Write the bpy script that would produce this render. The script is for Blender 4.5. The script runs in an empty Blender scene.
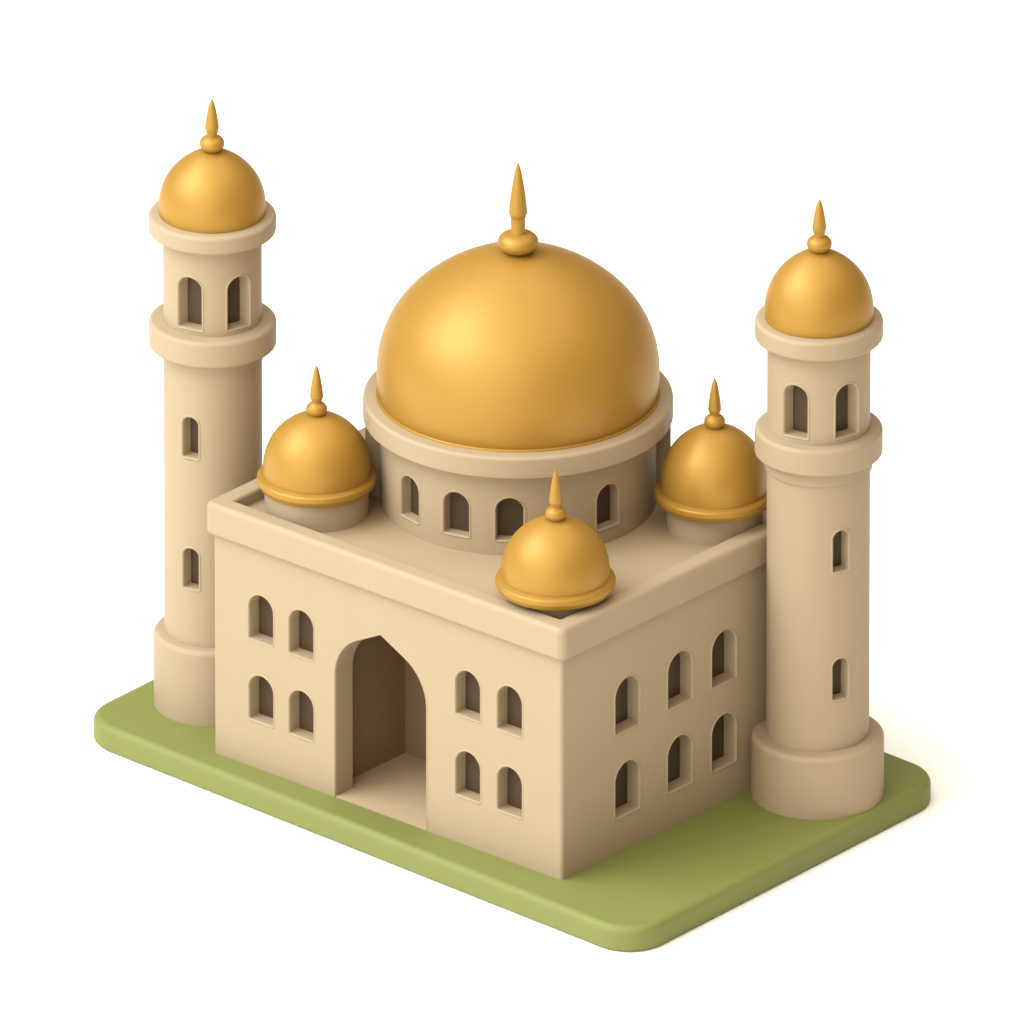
import bpy, math
from math import pi, sin, cos, tan, radians, sqrt, atan2
from mathutils import Vector, Matrix
from mathutils.geometry import delaunay_2d_cdt

scene = bpy.context.scene
COL = scene.collection

# ------------------------------------------------------------------ materials
def material(name, base, rough=0.6, metallic=0.0, spec=0.4, var=0.03, bump=0.02,
             bump_scale=60.0, coat=0.0, tint=None):
    m = bpy.data.materials.new(name)
    m.use_nodes = True
    nt = m.node_tree
    b = nt.nodes['Principled BSDF']
    tc = nt.nodes.new('ShaderNodeTexCoord')
    big = nt.nodes.new('ShaderNodeTexNoise')
    big.inputs['Scale'].default_value = 1.7
    big.inputs['Detail'].default_value = 5.0
    nt.links.new(tc.outputs['Object'], big.inputs['Vector'])
    fine = nt.nodes.new('ShaderNodeTexNoise')
    fine.inputs['Scale'].default_value = bump_scale
    fine.inputs['Detail'].default_value = 3.0
    nt.links.new(tc.outputs['Object'], fine.inputs['Vector'])
    add = nt.nodes.new('ShaderNodeMath'); add.operation = 'ADD'
    nt.links.new(big.outputs['Fac'], add.inputs[0])
    nt.links.new(fine.outputs['Fac'], add.inputs[1])
    ramp = nt.nodes.new('ShaderNodeMapRange')
    ramp.inputs['From Min'].default_value = 0.6
    ramp.inputs['From Max'].default_value = 1.4
    ramp.inputs['To Min'].default_value = 1.0 - var
    ramp.inputs['To Max'].default_value = 1.0 + var
    nt.links.new(add.outputs[0], ramp.inputs['Value'])
    mul = nt.nodes.new('ShaderNodeVectorMath'); mul.operation = 'SCALE'
    mul.inputs[0].default_value = base
    nt.links.new(ramp.outputs[0], mul.inputs['Scale'])
    nt.links.new(mul.outputs['Vector'], b.inputs['Base Color'])
    b.inputs['Roughness'].default_value = rough
    b.inputs['Metallic'].default_value = metallic
    b.inputs['Specular IOR Level'].default_value = spec
    b.inputs['Coat Weight'].default_value = coat
    if tint:
        b.inputs['Specular Tint'].default_value = (*tint, 1)
    b.inputs['Coat Roughness'].default_value = 0.35
    if bump:
        bp = nt.nodes.new('ShaderNodeBump')
        bp.inputs['Strength'].default_value = bump
        bp.inputs['Distance'].default_value = 0.02
        nt.links.new(fine.outputs['Fac'], bp.inputs['Height'])
        nt.links.new(bp.outputs['Normal'], b.inputs['Normal'])
    return m

BEIGE = material('beige_plaster', (0.318, 0.236, 0.143), rough=0.55, spec=0.18, var=0.02, bump=0.05)
ROOF = material('roof_plaster', (0.328, 0.240, 0.142), rough=0.6, spec=0.15, var=0.03, bump=0.05)
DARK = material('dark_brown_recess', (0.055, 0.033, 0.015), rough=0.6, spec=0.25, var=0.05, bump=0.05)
GOLD = material('satin_gold', (0.310, 0.160, 0.024), rough=0.44, metallic=0.22, spec=0.45, var=0.015, bump=0.02, bump_scale=90, tint=(1.0, 0.88, 0.55))
GREEN = material('green_base', (0.160, 0.170, 0.041), rough=0.55, spec=0.3, var=0.03, bump=0.06)
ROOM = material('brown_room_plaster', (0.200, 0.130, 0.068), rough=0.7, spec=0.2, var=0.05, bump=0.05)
FLOOR = material('pale_floor', (0.380, 0.275, 0.160), rough=0.6, spec=0.2, var=0.03, bump=0.04)
WHITE = material('white_table', (0.930, 0.905, 0.855), rough=0.9, spec=0.0, var=0.0, bump=0.0)

# ------------------------------------------------------------------ mesh helpers
def make_mesh(name, verts, faces, normals=None, mat=None, flat=False):
    me = bpy.data.meshes.new(name)
    me.from_pydata([tuple(v) for v in verts], [], faces)
    me.update()
    if not flat:
        me.polygons.foreach_set('use_smooth', [True] * len(me.polygons))
    if normals is not None:
        me.normals_split_custom_set_from_vertices([tuple(n) for n in normals])
    if mat:
        me.materials.append(mat)
    return me

def link(name, me, parent=None, loc=(0, 0, 0), rz=0.0):
    o = bpy.data.objects.new(name, me)
    COL.objects.link(o)
    o.parent = parent
    o.location = loc
    o.rotation_euler = (0, 0, rz)
    return o

def copy_tree(o, parent=None):
    c = o.copy()
    COL.objects.link(c)
    if parent:
        c.parent = parent
    for ch in list(o.children):
        copy_tree(ch, c)
    return c

def rounded(pts, n=7):
    """polyline of (a, b, radius) -> dense points, each corner an arc"""
    out = []
    for i, (a, b, r) in enumerate(pts):
        if r <= 0 or i == 0 or i == len(pts) - 1:
            out.append((a, b)); continue
        p = Vector((a, b)); q0 = Vector(pts[i - 1][:2]); q1 = Vector(pts[i + 1][:2])
        d0 = (q0 - p).normalized(); d1 = (q1 - p).normalized()
        ang = d0.angle(d1)
        t = r / tan(ang / 2)
        bis = (d0 + d1).normalized()
        c = p + bis * (r / sin(ang / 2))
        s0 = p + d0 * t - c; s1 = p + d1 * t - c
        a0 = atan2(s0.y, s0.x); a1 = atan2(s1.y, s1.x)
        da = (a1 - a0 + pi) % (2 * pi) - pi
        for k in range(n + 1):
            th = a0 + da * k / n
            out.append((c.x + r * cos(th), c.y + r * sin(th)))
    return out

def profile_normals(prof):
    """split at creases, length weighted normals -> list of (a, b, na, nb), list of index pairs"""
    segs = []
    for (a0, b0), (a1, b1) in zip(prof, prof[1:]):
        d = Vector((a1 - a0, b1 - b0)); L = d.length
        segs.append((Vector((d.y, -d.x)).normalized() if L > 1e-9 else Vector((1, 0)), L))
    pts, pairs = [], []
    prev = None
    for i, (a, b) in enumerate(prof):
        if i == 0:
            pts.append((a, b, *segs[0][0])); prev = 0
            continue
        n0, l0 = segs[i - 1]
        if i == len(prof) - 1:
            pts.append((a, b, *n0)); pairs.append((prev, len(pts) - 1)); continue
        n1, l1 = segs[i]
        if n0.angle(n1) > radians(33):
            pts.append((a, b, *n0)); pairs.append((prev, len(pts) - 1))
            pts.append((a, b, *n1)); prev = len(pts) - 1
        else:
            l0 = l0 ** 1.0; l1 = l1 ** 1.0
            if max(l0, l1) > 3 * min(l0, l1):
                n = n0 if l0 > l1 else n1
            else:
                n = (n0 * l0 + n1 * l1).normalized()
            pts.append((a, b, *n)); pairs.append((prev, len(pts) - 1)); prev = len(pts) - 1
    return pts, pairs

def lathe(name, prof, mat, seg=128, a0=0.0, a1=2 * pi, cz=0.0):
    pts, pairs = profile_normals(prof)
    full = abs(a1 - a0 - 2 * pi) < 1e-6
    cols = seg if full else seg + 1
    V, N, F = [], [], []
    for j in range(cols):
        th = a0 + (a1 - a0) * j / seg
        c, s = cos(th), sin(th)
        for r, z, nr, nz in pts:
            V.append((max(r, 0.0) * c, max(r, 0.0) * s, z)); N.append((nr * c, nr * s, nz))
    k = len(pts)
    for j in range(seg):
        j1 = (j + 1) % cols
        for i0, i1 in pairs:
            r0, r1 = pts[i0][0], pts[i1][0]
            q = [j * k + i0, j1 * k + i0, j1 * k + i1, j * k + i1]
            if r0 < 1e-6: q = [q[0], q[2], q[3]]
            elif r1 < 1e-6: q = [q[0], q[1], q[2]]
            F.append(q)
    return make_mesh(name, V, F, N, mat)

def rect_path(x0, x1, y0, y1, off, rc, n=8):
    """rounded rectangle grown by off: list of (x, y, nx, ny), counter-clockwise"""
    x0 -= off; y0 -= off; x1 += off; y1 += off
    out = []
    for cx, cy, s in ((x1 - rc, y0 + rc, -pi / 2), (x1 - rc, y1 - rc, 0), (x0 + rc, y1 - rc, pi / 2), (x0 + rc, y0 + rc, pi)):
        for k in range(n + 1):
            th = s + pi / 2 * k / n
            out.append((cx + rc * cos(th), cy + rc * sin(th), cos(th), sin(th)))
    return out

def sweep_rect(name, rect, prof, radius_of, mat, cap_top=False, cap_bottom=False, n=8):
    pts, pairs = profile_normals(prof)
    V, N, F = [], [], []
    for off, z, nr, nz in pts:
        for x, y, nx, ny in rect_path(*rect, off, radius_of(off), n):
            V.append((x, y, z)); N.append((nx * nr, ny * nr, nz))
    k = 4 * (n + 1)
    for i0, i1 in pairs:
        for j in range(k):
            j1 = (j + 1) % k
            F.append([i0 * k + j, i0 * k + j1, i1 * k + j1, i1 * k + j])
    if cap_top:
        F.append([(len(pts) - 1) * k + j for j in range(k)])
    if cap_bottom:
        F.append([j for j in reversed(range(k))])
    return make_mesh(name, V, F, N, mat)

# ------------------------------------------------------------------ arched openings
def arch_outline(w, h, rc=0.012, kind='round'):
    """outline of an opening, bottom centre at (0,0), counter-clockwise: (x, z, nx, nz) with n pointing out of the hole"""
    a = w / 2
    out = []
    for k in range(6):                                   # bottom right corner
        th = -pi / 2 + pi / 2 * k / 5
        out.append((a - rc + rc * cos(th), rc + rc * sin(th), cos(th), sin(th)))
    if kind == 'round':
        s = h - a
        for k in range(33):
            th = pi * k / 32
            out.append((a * cos(th), s + a * sin(th), cos(th), sin(th)))
    else:
        rh, ph = 0.53 * a / 0.62, radians(63)
        tip = 0.012
        xe = a - rh + rh * cos(ph)
        L = xe / sin(ph)
        s = h - (rh * sin(ph) + L * cos(ph))
        right = []
        for k in range(17):
            th = ph * k / 16
            right.append((a - rh + rh * cos(th), s + rh * sin(th), cos(th), sin(th)))
        # the straight upper slope, then a tiny rounding at the point
        cz = h - tip / sin(ph)
        m = (tip * cos(ph), cz + tip * sin(ph))
        p0 = right[-1]
        for k in range(1, 5):
            f = k / 5
            right.append((p0[0] + (m[0] - p0[0]) * f, p0[1] + (m[1] - p0[1]) * f, cos(ph), sin(ph)))
        for k in range(4):
            th = ph + (pi / 2 - ph) * k / 3
            right.append((tip * cos(th), cz + tip * sin(th), cos(th), sin(th)))
        out += right
        out += [(-x, z, -nx, nz) for x, z, nx, nz in reversed(right[:-1])]
    for k in range(6):
        th = pi + pi / 2 * k / 5
        out.append((-a + rc + rc * cos(th), rc + rc * sin(th), cos(th), sin(th)))
    return out

def flat_map(u, z, d):
    """local wall frame: x along the wall, -y outwards, d = depth into the wall"""
    return (u, d, z), (1, 0, 0), (0, -1, 0)

def cyl_map(R):
    """around a vertical axis; the opening faces -y; u measured on the surface"""
    def f(u, z, d):
        th = u / R
        r = R - d
        return (r * sin(th), -r * cos(th), z), (cos(th), sin(th), 0), (sin(th), -cos(th), 0)
    return f

BEV = 0.030
def opening_meshes(name, outline, depth, mp, mat, pane_mat, z0=0.0, bev=BEV, pane=True, nb=6):
    """rim + reveal mesh, and the pane at its back"""
    V, N, F = [], [], []
    # a softly raised lip, rounded over into the opening: (offset, depth)
    lip = [(bev, 0.0), (bev * .88, -.0025), (bev * .72, -.006), (bev * .55, -.008), (bev * .38, -.0075),
           (bev * .22, -.004), (bev * .09, .003), (bev * .02, .011), (0.0, .020)]
    loops = []
    for i, (o_, d_) in enumerate(lip):
        p0, p1 = lip[max(i - 1, 0)], lip[min(i + 1, len(lip) - 1)]
        a_ = atan2(p1[1] - p0[1], p0[0] - p1[0])
        loops.append((o_, d_, 0.0 if i == 0 else (pi / 2 if i == len(lip) - 1 else a_)))
    loops.append((0.0, depth, pi / 2))
    n = len(outline)
    for off, d, a in loops:
        for x, z, nx, nz in outline:
            p, t, o = mp(x + nx * off, z0 + z + nz * off, d)
            V.append(p)
            T = Vector(t); O = Vector(o); Z = Vector((0, 0, 1))
            N.append((O * cos(a) - (T * nx + Z * nz) * sin(a)).normalized())
    for l in range(len(loops) - 1):
        for j in range(n):
            j1 = (j + 1) % n
            F.append([l * n + j, (l + 1) * n + j, (l + 1) * n + j1, l * n + j1])
    # outward faces wind so that their normal follows the stored normals
    me0 = [Vector(V[i]) for i in F[0]]
    fn = (me0[1] - me0[0]).cross(me0[2] - me0[0])
    if fn.dot(Vector(N[F[0][0]])) < 0:
        F = [f[::-1] for f in F]
    rim = make_mesh(name, V, F, N, mat)
    pm = None
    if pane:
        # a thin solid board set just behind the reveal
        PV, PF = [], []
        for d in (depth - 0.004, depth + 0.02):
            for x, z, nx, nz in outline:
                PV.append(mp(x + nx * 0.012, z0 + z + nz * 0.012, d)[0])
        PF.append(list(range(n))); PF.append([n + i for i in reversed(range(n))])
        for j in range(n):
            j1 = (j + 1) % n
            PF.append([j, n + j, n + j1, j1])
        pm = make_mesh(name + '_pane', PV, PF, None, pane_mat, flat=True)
    return rim, pm

def holed_sheet(name, us, vs, holes, mp, mat, bev=BEV, closed=False):
    """a wall sheet in (u, v) with arched holes; holes: (outline, u0, v0)"""
    loops = []
    for outline, u0, v0 in holes:
        loops.append([(u0 + x + nx * bev, v0 + z + nz * bev) for x, z, nx, nz in outline])
    def inside(p, poly):
        c = False
        j = len(poly) - 1
        for i in range(len(poly)):
            if (poly[i][1] > p[1]) != (poly[j][1] > p[1]):
                if p[0] < (poly[j][0] - poly[i][0]) * (p[1] - poly[i][1]) / (poly[j][1] - poly[i][1]) + poly[i][0]:
                    c = not c
            j = i
        return c
    def near(p, poly, eps):
        return min((p[0] - q[0]) ** 2 + (p[1] - q[1]) ** 2 for q in poly) < eps * eps
    boxes = [(min(p[0] for p in l), max(p[0] for p in l), min(p[1] for p in l), max(p[1] for p in l)) for l in loops]
    P, E = [], []
    for u in us:
        for v in vs:
            edge = v in (vs[0], vs[-1]) or u in (us[0], us[-1])
            skip = False
            if not edge:
                for l, b in zip(loops, boxes):
                    if b[0] - .02 < u < b[1] + .02 and b[2] - .02 < v < b[3] + .02:
                        if inside((u, v), l) or near((u, v), l, 0.012):
                            skip = True
            if not skip:
                P.append(Vector((u, v)))
    for l in loops:
        s = len(P)
        P += [Vector(p) for p in l]
        E += [(s + i, s + (i + 1) % len(l)) for i in range(len(l))]
    vo, eo, fo, *_ = delaunay_2d_cdt(P, E, [], 0, 1e-6)
    V, N, F = [], [], []
    for p in vo:
        q, t, o = mp(p.x, p.y, 0.0)
        V.append(q); N.append(o)
    for f in fo:
        c = (sum(vo[i].x for i in f) / len(f), sum(vo[i].y for i in f) / len(f))
        if any(b[0] < c[0] < b[1] and b[2] < c[1] < b[3] and inside(c, l) for l, b in zip(loops, boxes)):
            continue
        F.append(list(f))
    f0 = F[len(F) // 2]
    a, b, c = (Vector(V[i]) for i in f0[:3])
    if (b - a).cross(c - a).dot(Vector(N[f0[0]])) < 0:
        F = [f[::-1] for f in F]
    return make_mesh(name, V, F, N, mat)

def span(a, b, step):
    n = max(1, round((b - a) / step))
    return [a + (b - a) * i / n for i in range(n + 1)]

def cyl_wall(name, R, z0, z1, holes, mat, step_deg=3.0):
    """holes: (outline, angle in radians from -y, sill z)"""
    us = [R * (-pi + radians(step_deg) * i) for i in range(int(360 / step_deg) + 1)]
    return holed_sheet(name, us, span(z0, z1, 0.08), [(o, R * a, z) for o, a, z in holes], cyl_map(R), mat)

# ------------------------------------------------------------------ shared shapes
def dome_profile(R, height, k, n=52, start=0.12):
    """foot at z = 0, widest a little above it"""
    c = height / (1 + sin(start))
    out = []
    for i in range(n + 1):
        t = -start + (pi / 2 + start) * i / n
        z = sin(t)
        out.append((R * cos(t) * (1 - k * z ** 4), c * (z + sin(start))))
    out[-1] = (0.0, height)
    return out

def finial_mesh(ball_r, ball_h, neck_r, neck_z, max_r, max_z, tip_z, column=0.0):
    """a flattened ball with a drop shaped spike, origin at the ball's foot"""
    ctrl = []
    for i in range(15):                                  # the bun
        t = -pi / 2 * 0.85 + (pi / 2 * 0.85 + pi / 2 * 0.62) * i / 14
        ctrl.append((ball_r * cos(t) ** 0.8, ball_h * (0.5 + 0.5 * sin(t) / sin(pi / 2 * 0.85))))
    if column:
        ctrl += [(neck_r * 1.12, neck_z), (neck_r, neck_z + column * 0.45), (neck_r * 1.05, neck_z + column)]
        nz = neck_z + column
    else:
        ctrl += [(neck_r, neck_z)]
        nz = neck_z
    for i in range(1, 7):                                # the swelling
        f = i / 6
        e = f * f * (3 - 2 * f)
        ctrl.append((neck_r + (max_r - neck_r) * e, nz + (max_z - nz) * f))
    for i in range(1, 17):                               # the taper
        f = i / 16
        ctrl.append((max_r * (1 - f) ** 0.82 * (1 + 0.25 * f * (1 - f)) + 0.012 * f * (1 - f ** 8), max_z + (tip_z - max_z) * f))
    ctrl[-1] = (0.0, tip_z)
    return lathe('finial', [(0.0, 0.0)] + ctrl, GOLD, seg=40)

# ------------------------------------------------------------------ measures (1 unit = about 100 px)
YAW, PITCH, AX, AY, DIST = radians(41.03), radians(24.52), -0.522, 3.660, 400.0
W, D = 4.638, 3.88                 # building: x from -W to 0, y from 0 to D
ZP = 2.435                       # underside of the parapet
ZT = 2.785                       # top of the parapet
ZR = 2.65                        # roof
RC = 0.038                       # vertical corners

# ------------------------------------------------------------------ ground and base
g = make_mesh('ground', [(-150, -150, -.275), (150, -150, -.275), (150, 150, -.275), (-150, 150, -.275)], [(0, 1, 2, 3)], None, WHITE, flat=True)
ground = link('ground', g)
ground['kind'] = 'structure'

base_prof = rounded([(-0.4, -.272, 0), (0.0, -.272, .045), (0.0, 0.0, .085), (-0.4, 0.0, 0)], 10)
base = link('lawn_base', sweep_rect('lawn_base', (-6.28, 1.41, -0.45, 4.55), base_prof, lambda o: 0.46 + o, GREEN, True, True, 24))
for v in base.data.vertices:                          # the slab is cut slightly out of square
    x, y = v.co.x, v.co.y
    v.co.y = y - 0.037 * (x + 2.4)
    v.co.x = x - 0.025 * y
base['label'] = 'flat green slab with rounded corners under the whole model mosque'
base['category'] = 'base'

# ------------------------------------------------------------------ the mosque
mosque = bpy.data.objects.new('mosque', None)
COL.objects.link(mosque)
mosque.location = (-W / 2 + 0.02, D / 2 - 0.06, 0)
mosque.empty_display_size = 0.5
mosque['label'] = 'rectangular beige mosque with big central gold dome, three corner domes and a pointed arch doorway'
mosque['category'] = 'mosque'
MO = (W / 2, -D / 2, 0)          # parts are modelled with the near corner at the origin
def part(name, me, parent=mosque, loc=None, rz=0.0):
    l = Vector(loc if loc else (0, 0, 0))
    return link(name, me, parent, l + Vector(MO) if parent is mosque else l, rz)

ARC = pi * RC / 2
PER = [W - 2 * RC, D - 2 * RC, W - 2 * RC, D - 2 * RC]
def wall_map(u, v, d):
    """u = 0 at the start of the front face's straight run, then round the building"""
    u = u + 1e-12
    c0 = [(-W + RC, 0.0), (0.0, RC), (-RC, D), (-W, D - RC)]
    dirs = [(1, 0), (0, 1), (-1, 0), (0, -1)]
    for i in range(4):
        if u <= PER[i]:
            dx, dy = dirs[i]; nx, ny = dy, -dx
            return (c0[i][0] + dx * u - nx * d, c0[i][1] + dy * u - ny * d, v), (dx, dy, 0), (nx, ny, 0)
        u -= PER[i]
        if u <= ARC:
            th = u / RC - pi / 2 + i * pi / 2
            cc = [(-RC, RC), (-RC, D - RC), (-W + RC, D - RC), (-W + RC, RC)][i]
            r = RC - d
            return (cc[0] + r * cos(th), cc[1] + r * sin(th), v), (-sin(th), cos(th), 0), (cos(th), sin(th), 0)
        u -= ARC
    return wall_map(0.0, v, d)

us = []
acc = 0.0
for i in range(4):
    us += span(acc, acc + PER[i], 0.16)
    acc += PER[i]
    us += [acc + ARC * k / 8 for k in range(1, 8)]
    acc += ARC
us.append(acc)

win_o = arch_outline(0.315, 0.50)
win_r = arch_outline(0.36, 0.565)
portal_o = arch_outline(1.205, 2.005, rc=0.012, kind='pointed')
PX = -2.405
front_wins = [(x, z) for x in (-4.0, -3.462, -1.245, -0.69) for z in (0.50, 1.39)]
side_wins = [(y, z) for y in (1.00, 1.805, 2.48) for z in (0.365, 1.29)]
holes = [(win_o, x + W - RC, z + BEV) for x, z in front_wins]
holes += [(win_r, PER[0] + ARC + y - RC, z + BEV) for y, z in side_wins]
holes.append((portal_o, PX + W - RC, -0.035))
part('wall', holed_sheet('wall', us, span(-0.06, ZP + 0.01, 0.1), holes, wall_map, BEIGE))

# windows: one of each kind, then copies
def window(name, parent, rim, pm, loc, rz):
    w = part(name, rim, parent, loc, rz)
    p = part('window_pane', pm, w)
    p.location = (0, 0, 0)
    return w
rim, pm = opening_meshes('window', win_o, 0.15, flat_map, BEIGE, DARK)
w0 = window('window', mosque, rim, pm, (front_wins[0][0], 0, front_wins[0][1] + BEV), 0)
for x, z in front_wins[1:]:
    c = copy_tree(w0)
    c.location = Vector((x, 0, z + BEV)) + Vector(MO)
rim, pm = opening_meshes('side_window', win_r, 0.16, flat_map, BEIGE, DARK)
w1 = window('side_window', mosque, rim, pm, (0, side_wins[0][0], side_wins[0][1] + BEV), pi / 2)
for y, z in side_wins[1:]:
    c = copy_tree(w1)
    c.location = Vector((0, y, z + BEV)) + Vector(MO)

# doorway: arched rim and reveal, a room behind it and its floor
rim, _ = opening_meshes('doorway', portal_o, 0.26, flat_map, BEIGE, DARK, pane=False)
door = part('doorway', rim, mosque, (PX, 0, -0.035))
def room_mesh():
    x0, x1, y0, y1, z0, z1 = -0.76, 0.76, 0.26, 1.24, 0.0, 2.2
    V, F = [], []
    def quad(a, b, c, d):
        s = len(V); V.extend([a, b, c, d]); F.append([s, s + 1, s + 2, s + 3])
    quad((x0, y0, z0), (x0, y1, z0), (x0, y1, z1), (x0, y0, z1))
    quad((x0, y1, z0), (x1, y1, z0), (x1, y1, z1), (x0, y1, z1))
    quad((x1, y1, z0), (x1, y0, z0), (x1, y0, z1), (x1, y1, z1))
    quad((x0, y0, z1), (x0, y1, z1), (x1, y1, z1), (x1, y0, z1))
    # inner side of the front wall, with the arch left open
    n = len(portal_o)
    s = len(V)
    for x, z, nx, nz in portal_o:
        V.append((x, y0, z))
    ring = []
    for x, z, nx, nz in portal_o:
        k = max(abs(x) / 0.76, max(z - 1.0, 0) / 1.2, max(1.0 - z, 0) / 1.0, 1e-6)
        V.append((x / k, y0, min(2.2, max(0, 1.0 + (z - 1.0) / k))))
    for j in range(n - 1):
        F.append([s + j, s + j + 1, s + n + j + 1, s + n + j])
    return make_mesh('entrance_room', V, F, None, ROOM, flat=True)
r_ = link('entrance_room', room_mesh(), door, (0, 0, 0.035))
def box_mesh(name, x0, x1, y0, y1, z0, z1, mat):
    V = [(x, y, z) for z in (z0, z1) for x, y in ((x0, y0), (x1, y0), (x1, y1), (x0, y1))]
    F = [(3, 2, 1, 0), (4, 5, 6, 7), (0, 1, 5, 4), (1, 2, 6, 5), (2, 3, 7, 6), (3, 0, 4, 7)]
    return make_mesh(name, V, F, None, mat, flat=True)
def floor_mesh():
    V, F = [], []
    poly = [(-0.600, 0.004), (0.600, 0.004), (0.600, 0.27), (0.757, 0.27), (0.757, 1.237), (-0.757, 1.237), (-0.757, 0.27), (-0.600, 0.27)]
    n = len(poly)
    for z in (-0.04, 0.014):
        V += [(x, y, z) for x, y in poly]
    F.append([n + i for i in range(n)]); F.append([i for i in reversed(range(n))])
    for i in range(n):
        F.append([i, (i + 1) % n, n + (i + 1) % n, n + i])
    return make_mesh('entrance_floor', V, F, None, FLOOR, flat=True)
link('entrance_floor', floor_mesh(), door, (0, 0, 0.035))

# parapet and roof
OV, IN = 0.068, -0.150
par_prof = rounded([(-0.02, ZP, 0), (OV, ZP, .038), (OV, ZT, .058), (IN, ZT, .035), (IN, ZR - .03, 0)], 9)
part('parapet', sweep_rect('parapet', (-W, 0, 0, D), par_prof, lambda o: max(0.035, 0.09 + (o - OV)), BEIGE, n=10))
roof_me = make_mesh('roof', [(-W - IN - .03, -IN - .03, ZR), (IN + .03, -IN - .03, ZR), (IN + .03, D + IN + .03, ZR), (-W - IN - .03, D + IN + .03, ZR)], [(0, 1, 2, 3)], None, ROOF, flat=True)
part('roof', roof_me)

# ---- central drum and dome
VIEW = YAW - 0.0                   # an opening turned by this about z faces the viewer's side
DX, DY = -2.557, 2.273
ZD = 3.80                          # top of the drum's ring
dw = arch_outline(0.275, 0.46)
angs = [radians(a) for a in (-51.5, -26.5, -3.4, 40.5)]
drum = part('central_drum', cyl_wall('central_drum', 1.39, ZR - .02, ZD - .2, [(dw, a, ZR + .17) for a in angs], BEIGE, 2.5), mosque, (DX, DY, 0), VIEW)
rim, pm = opening_meshes('drum_window', dw, 0.115, cyl_map(1.39), BEIGE, DARK, z0=ZR + .17)
pm.transform(Matrix.Identity(4))
def join_meshes(name, a, b):
    """one mesh out of rim and pane, two material slots"""
    V = [v.co.copy() for v in a.vertices] + [v.co.copy() for v in b.vertices]
    na = len(a.vertices)
    F = [list(p.vertices) for p in a.polygons] + [[i + na for i in p.vertices] for p in b.polygons]
    me = bpy.data.meshes.new(name)
    me.from_pydata([tuple(v) for v in V], [], F)
    me.update()
    npa = len(a.polygons)
    ln = [tuple(n.vector) for n in a.corner_normals] + [tuple(n.vector) for n in b.corner_normals]
    for i, p in enumerate(me.polygons):
        p.material_index = 0 if i < npa else 1
        p.use_smooth = i < npa
    me.materials.append(a.materials[0]); me.materials.append(b.materials[0])
    me.normals_split_custom_set(ln)
    return me
dwm = join_meshes('drum_window', rim, pm)
dw0 = link('drum_window', dwm, drum, (0, 0, 0), angs[0])
for a in angs[1:]:
    c = copy_tree(dw0); c.rotation_euler = (0, 0, a)

ring_prof = rounded([(1.36, ZD - .235, 0), (1.558, ZD - .235, .022), (1.558, ZD, .036), (1.36, ZD + .012, 0)], 8)
link('drum_ring', lathe('drum_ring', ring_prof, BEIGE, 192), drum, (0, 0, 0))
lip = rounded([(1.36, ZD - .01, 0), (1.432, ZD - .01, .012), (1.425, ZD + .03, .016), (1.36, ZD + .03, 0)], 5)
# wider backing wall behind the drum
def backing():
    prof = [(1.535, ZR - .02), (1.535, ZD - .22)]
    a0, a1 = radians(2), radians(178)
    V, F = [], []
    n = 60
    for j in range(n + 1):
        th = a0 + (a1 - a0) * j / n
        for r in (1.37, 1.535):
            for z in (ZR - .02, ZD - .22):
                V.append((r * cos(th), r * sin(th), z))
    for j in range(n):
        b, c = 4 * j, 4 * j + 4
        F += [[b + 2, c + 2, c + 3, b + 3], [b, b + 1, c + 1, c], [b + 1, b + 3, c + 3, c + 1]]
    F.append([0, 2, 3, 1]); e = 4 * n; F.append([e, e + 1, e + 3, e + 2])
    me = make_mesh('drum_backing', V, F, None, BEIGE)
    for p in me.polygons:
        p.use_smooth = abs(p.normal.z) < .5 and p.index < 3 * n
    return me
link('drum_backing', backing(), drum, (0, 0, 0))

cd = link('central_dome', lathe('central_dome', dome_profile(1.422, 1.555, .15, start=.19), GOLD, 192), mosque, Vector((DX, DY, ZD + .02)) + Vector(MO))
link('dome_lip', lathe('dome_lip', [(r, z - ZD - .02) for r, z in lip], GOLD, 192), cd, (0, 0, 0))
link('finial', finial_mesh(.207, .22, .072, .215, .094, .44, .985, column=.14), cd, (0, 0, 1.548))

# ---- corner turrets
def turret(x, y, h, rd, up):
    z0 = ZR - .01
    t = part('corner_turret', lathe('corner_turret', [(rd, 0), (rd, h + .03)], BEIGE, 96), mosque, (x, y, z0))
    rp = rounded([(.38, h - .01, 0), (.572, h - .01, .025), (.603, h + .05, .03), (.600, h + .105, .03), (.52, h + .135, 0)], 7)
    link('dome_ring', lathe('dome_ring', rp, GOLD, 128), t)
    link('dome', lathe('dome', dome_profile(.542, .632 + up, .08), GOLD, 128), t, (0, 0, h + .115))
    link('finial', finial_mesh(.107, .15, .05, .15, 0.067, .215, .555), t, (0, 0, h + .72 + up))
    return t
turret(-3.88, 0.715, .31, .525, .035)
turret(-0.605, 0.60, .205, .44, .005)
turret(-0.635, 3.065, .31, .485, .06)

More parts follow.
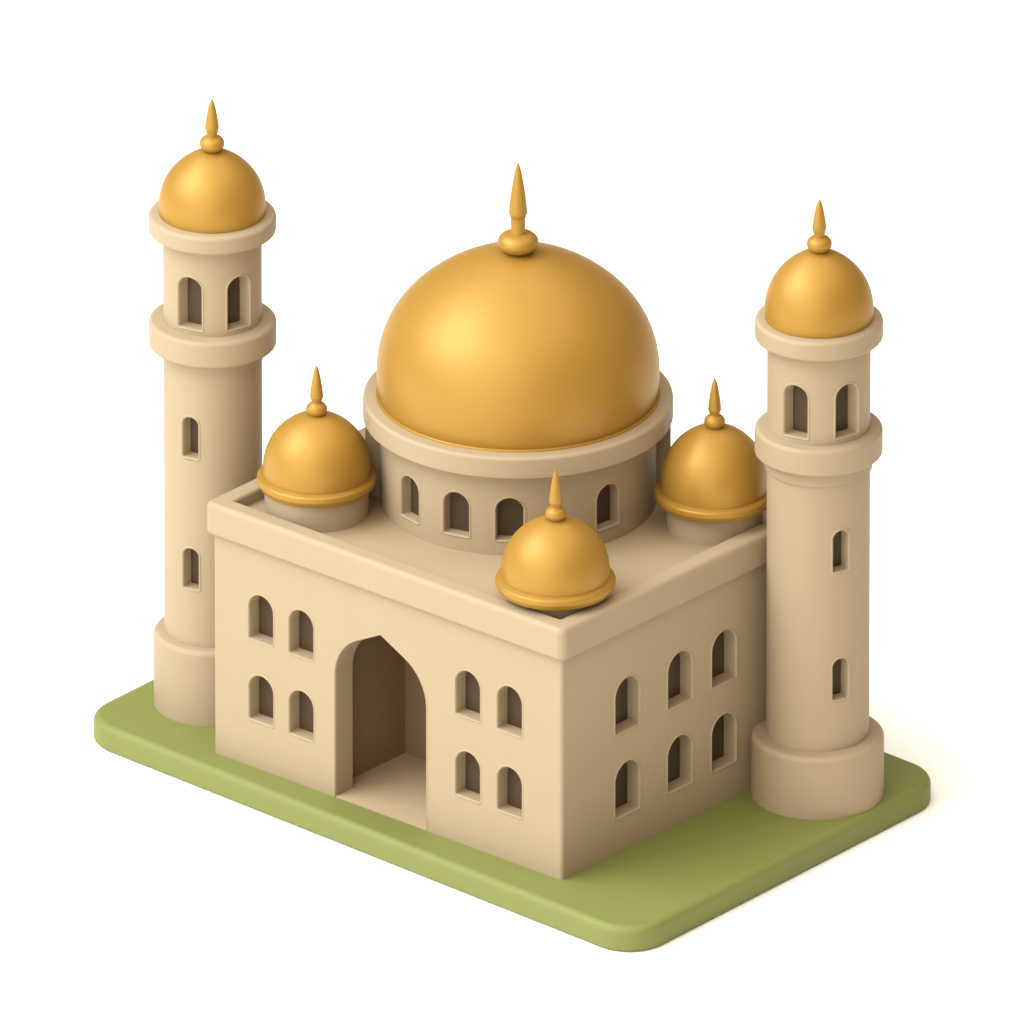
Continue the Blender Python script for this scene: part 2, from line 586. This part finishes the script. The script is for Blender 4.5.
# ------------------------------------------------------------------ minarets
def minaret(x, y, rb, zb, rs, z_col, z_bal, z_bt, z_ring, z_rt, r_dome, wins, win_a, arch_z, up, label):
    m = bpy.data.objects.new('minaret', None)
    COL.objects.link(m)
    m.location = (x, y, 0)
    m.rotation_euler = (0, 0, VIEW)                     # openings below are measured from the viewer's side
    m.empty_display_size = 0.3
    m['label'] = label; m['category'] = 'minaret'; m['group'] = 'minarets beside the mosque'
    link('plinth', lathe('plinth', rounded([(rb, -.03, 0), (rb, zb, .055), (rs - .03, zb + .012, 0)], 9), BEIGE, 128), m)
    so = arch_outline(0.17, 0.44)
    link('shaft', cyl_wall('shaft', rs, zb - .02, z_bal + .03, [(so, win_a, z + BEV) for z in wins], BEIGE, 4), m)
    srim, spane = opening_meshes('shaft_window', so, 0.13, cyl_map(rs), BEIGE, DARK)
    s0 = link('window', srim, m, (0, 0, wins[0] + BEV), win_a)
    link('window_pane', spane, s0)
    for z in wins[1:]:
        c = copy_tree(s0); c.location = (0, 0, z + BEV)
    link('collar', lathe('collar', rounded([(rs - .01, z_col, 0), (rs + .022, z_col + .004, .012), (rs + .03, z_bal + .02, 0)], 6), BEIGE, 128), m)
    link('balcony', lathe('balcony', rounded([(rs - .02, z_bal, 0), (.642, z_bal, .036), (.642, z_bt, .046), (rs - .05, z_bt + .012, 0)], 9), BEIGE, 128), m)
    ao = arch_outline(0.26, 0.56)
    aa = [radians(-27.6 + 61.3 * k) for k in (0, 1)] + [radians(a) for a in (152, -148)]
    link('upper_chamber', cyl_wall('upper_chamber', rs, z_bt - .02, z_ring + .03, [(ao, a if a < pi else a - 2 * pi, arch_z) for a in aa], BEIGE, 4), m)
    arim, apane = opening_meshes('arch', ao, 0.135, cyl_map(rs), BEIGE, DARK)
    a0 = link('arch_opening', arim, m, (0, 0, arch_z), aa[0])
    link('arch_back', apane, a0)
    for a in aa[1:]:
        c = copy_tree(a0); c.rotation_euler = (0, 0, a)
    link('dome_ring', lathe('dome_ring', rounded([(rs - .02, z_ring, 0), (.642, z_ring, .032), (.642, z_rt, .044), (r_dome - .04, z_rt + .012, 0)], 9), BEIGE, 128), m)
    d = link('dome', lathe('dome', dome_profile(r_dome, .675 + up, .2, start=.1), GOLD, 128), m, (0, 0, z_rt + .01))
    link('finial', finial_mesh(.127, .17, .053, .17, .071, .265, .575), d, (0, 0, .657 + up))
    return m
minaret(-5.428, .858, .607, .815, .497, 3.845, 3.965, 4.25, 5.215, 5.405, .54, (1.425, 2.875), radians(-27), 4.325, .01,
        'round beige minaret standing free of the building, past the end of the doorway wall')
minaret(.580, 3.212, .668, .672, .518, 3.60, 3.755, 4.045, 5.02, 5.23, .547, (1.215, 2.625), radians(26), 4.125, .055,
        'round beige minaret on wide plinth standing against the six window side wall')

# ------------------------------------------------------------------ camera
r = Vector((cos(YAW), sin(YAW), 0)); hv = Vector((-sin(YAW), cos(YAW), 0)); Z = Vector((0, 0, 1))
fwd = hv * cos(PITCH) - Z * sin(PITCH); up = hv * sin(PITCH) + Z * cos(PITCH)
cam = bpy.data.cameras.new('camera')
co = bpy.data.objects.new('camera', cam)
COL.objects.link(co)
pos = r * AX + up * AY - fwd * DIST
M = Matrix((r, up, -fwd)).transposed().to_4x4()
M.translation = pos
co.matrix_world = M
cam.sensor_width = 36.0
cam.lens = 36.0 * 100 * DIST / 1024
cam.clip_start = 1.0
cam.clip_end = 3000.0
scene.camera = co

# ------------------------------------------------------------------ light: soft studio dome and one big key lamp
world = bpy.data.worlds.new('World')
scene.world = world
world.use_nodes = True
wn = world.node_tree
bg = wn.nodes['Background']
bg.inputs['Color'].default_value = (1.0, 0.88, 0.72, 1)
bg.inputs['Strength'].default_value = 0.36

def softbox(name, azimuth, elevation, spread, level, color):
    """a round studio softbox aimed at the model; spread is its apparent size in degrees"""
    d = 60.0
    az, el = radians(azimuth), radians(elevation)
    v = Vector((cos(az) * cos(el), sin(az) * cos(el), sin(el)))
    l = bpy.data.lights.new(name, 'AREA')
    l.shape = 'DISK'
    l.size = 2 * d * tan(radians(spread / 2))
    l.energy = level * pi * pi * d * d
    l.color = color
    o = bpy.data.objects.new(name, l)
    COL.objects.link(o)
    o.location = Vector((-1.5, 2.0, 1.5)) + v * d
    o.rotation_euler = v.to_track_quat('Z', 'Y').to_euler()
    return o
softbox('left_softbox', -130, 46, 46, 1.55, (0.761, 0.885, 1.000))
softbox('front_softbox', -80, 27, 66, 1.10, (1.000, 1.000, 0.960))
softbox('top_softbox', -120, 84, 85, 1.776, (1.000, 0.935, 0.860))

# ------------------------------------------------------------------ render settings
scene.render.engine = 'CYCLES'
scene.cycles.use_denoising = True
scene.cycles.max_bounces = 8
scene.cycles.diffuse_bounces = 5
vs = scene.view_settings
vs.view_transform = 'Standard'
vs.look = 'None'
vs.exposure = 0.0
vs.gamma = 1.0
vs.use_curve_mapping = False
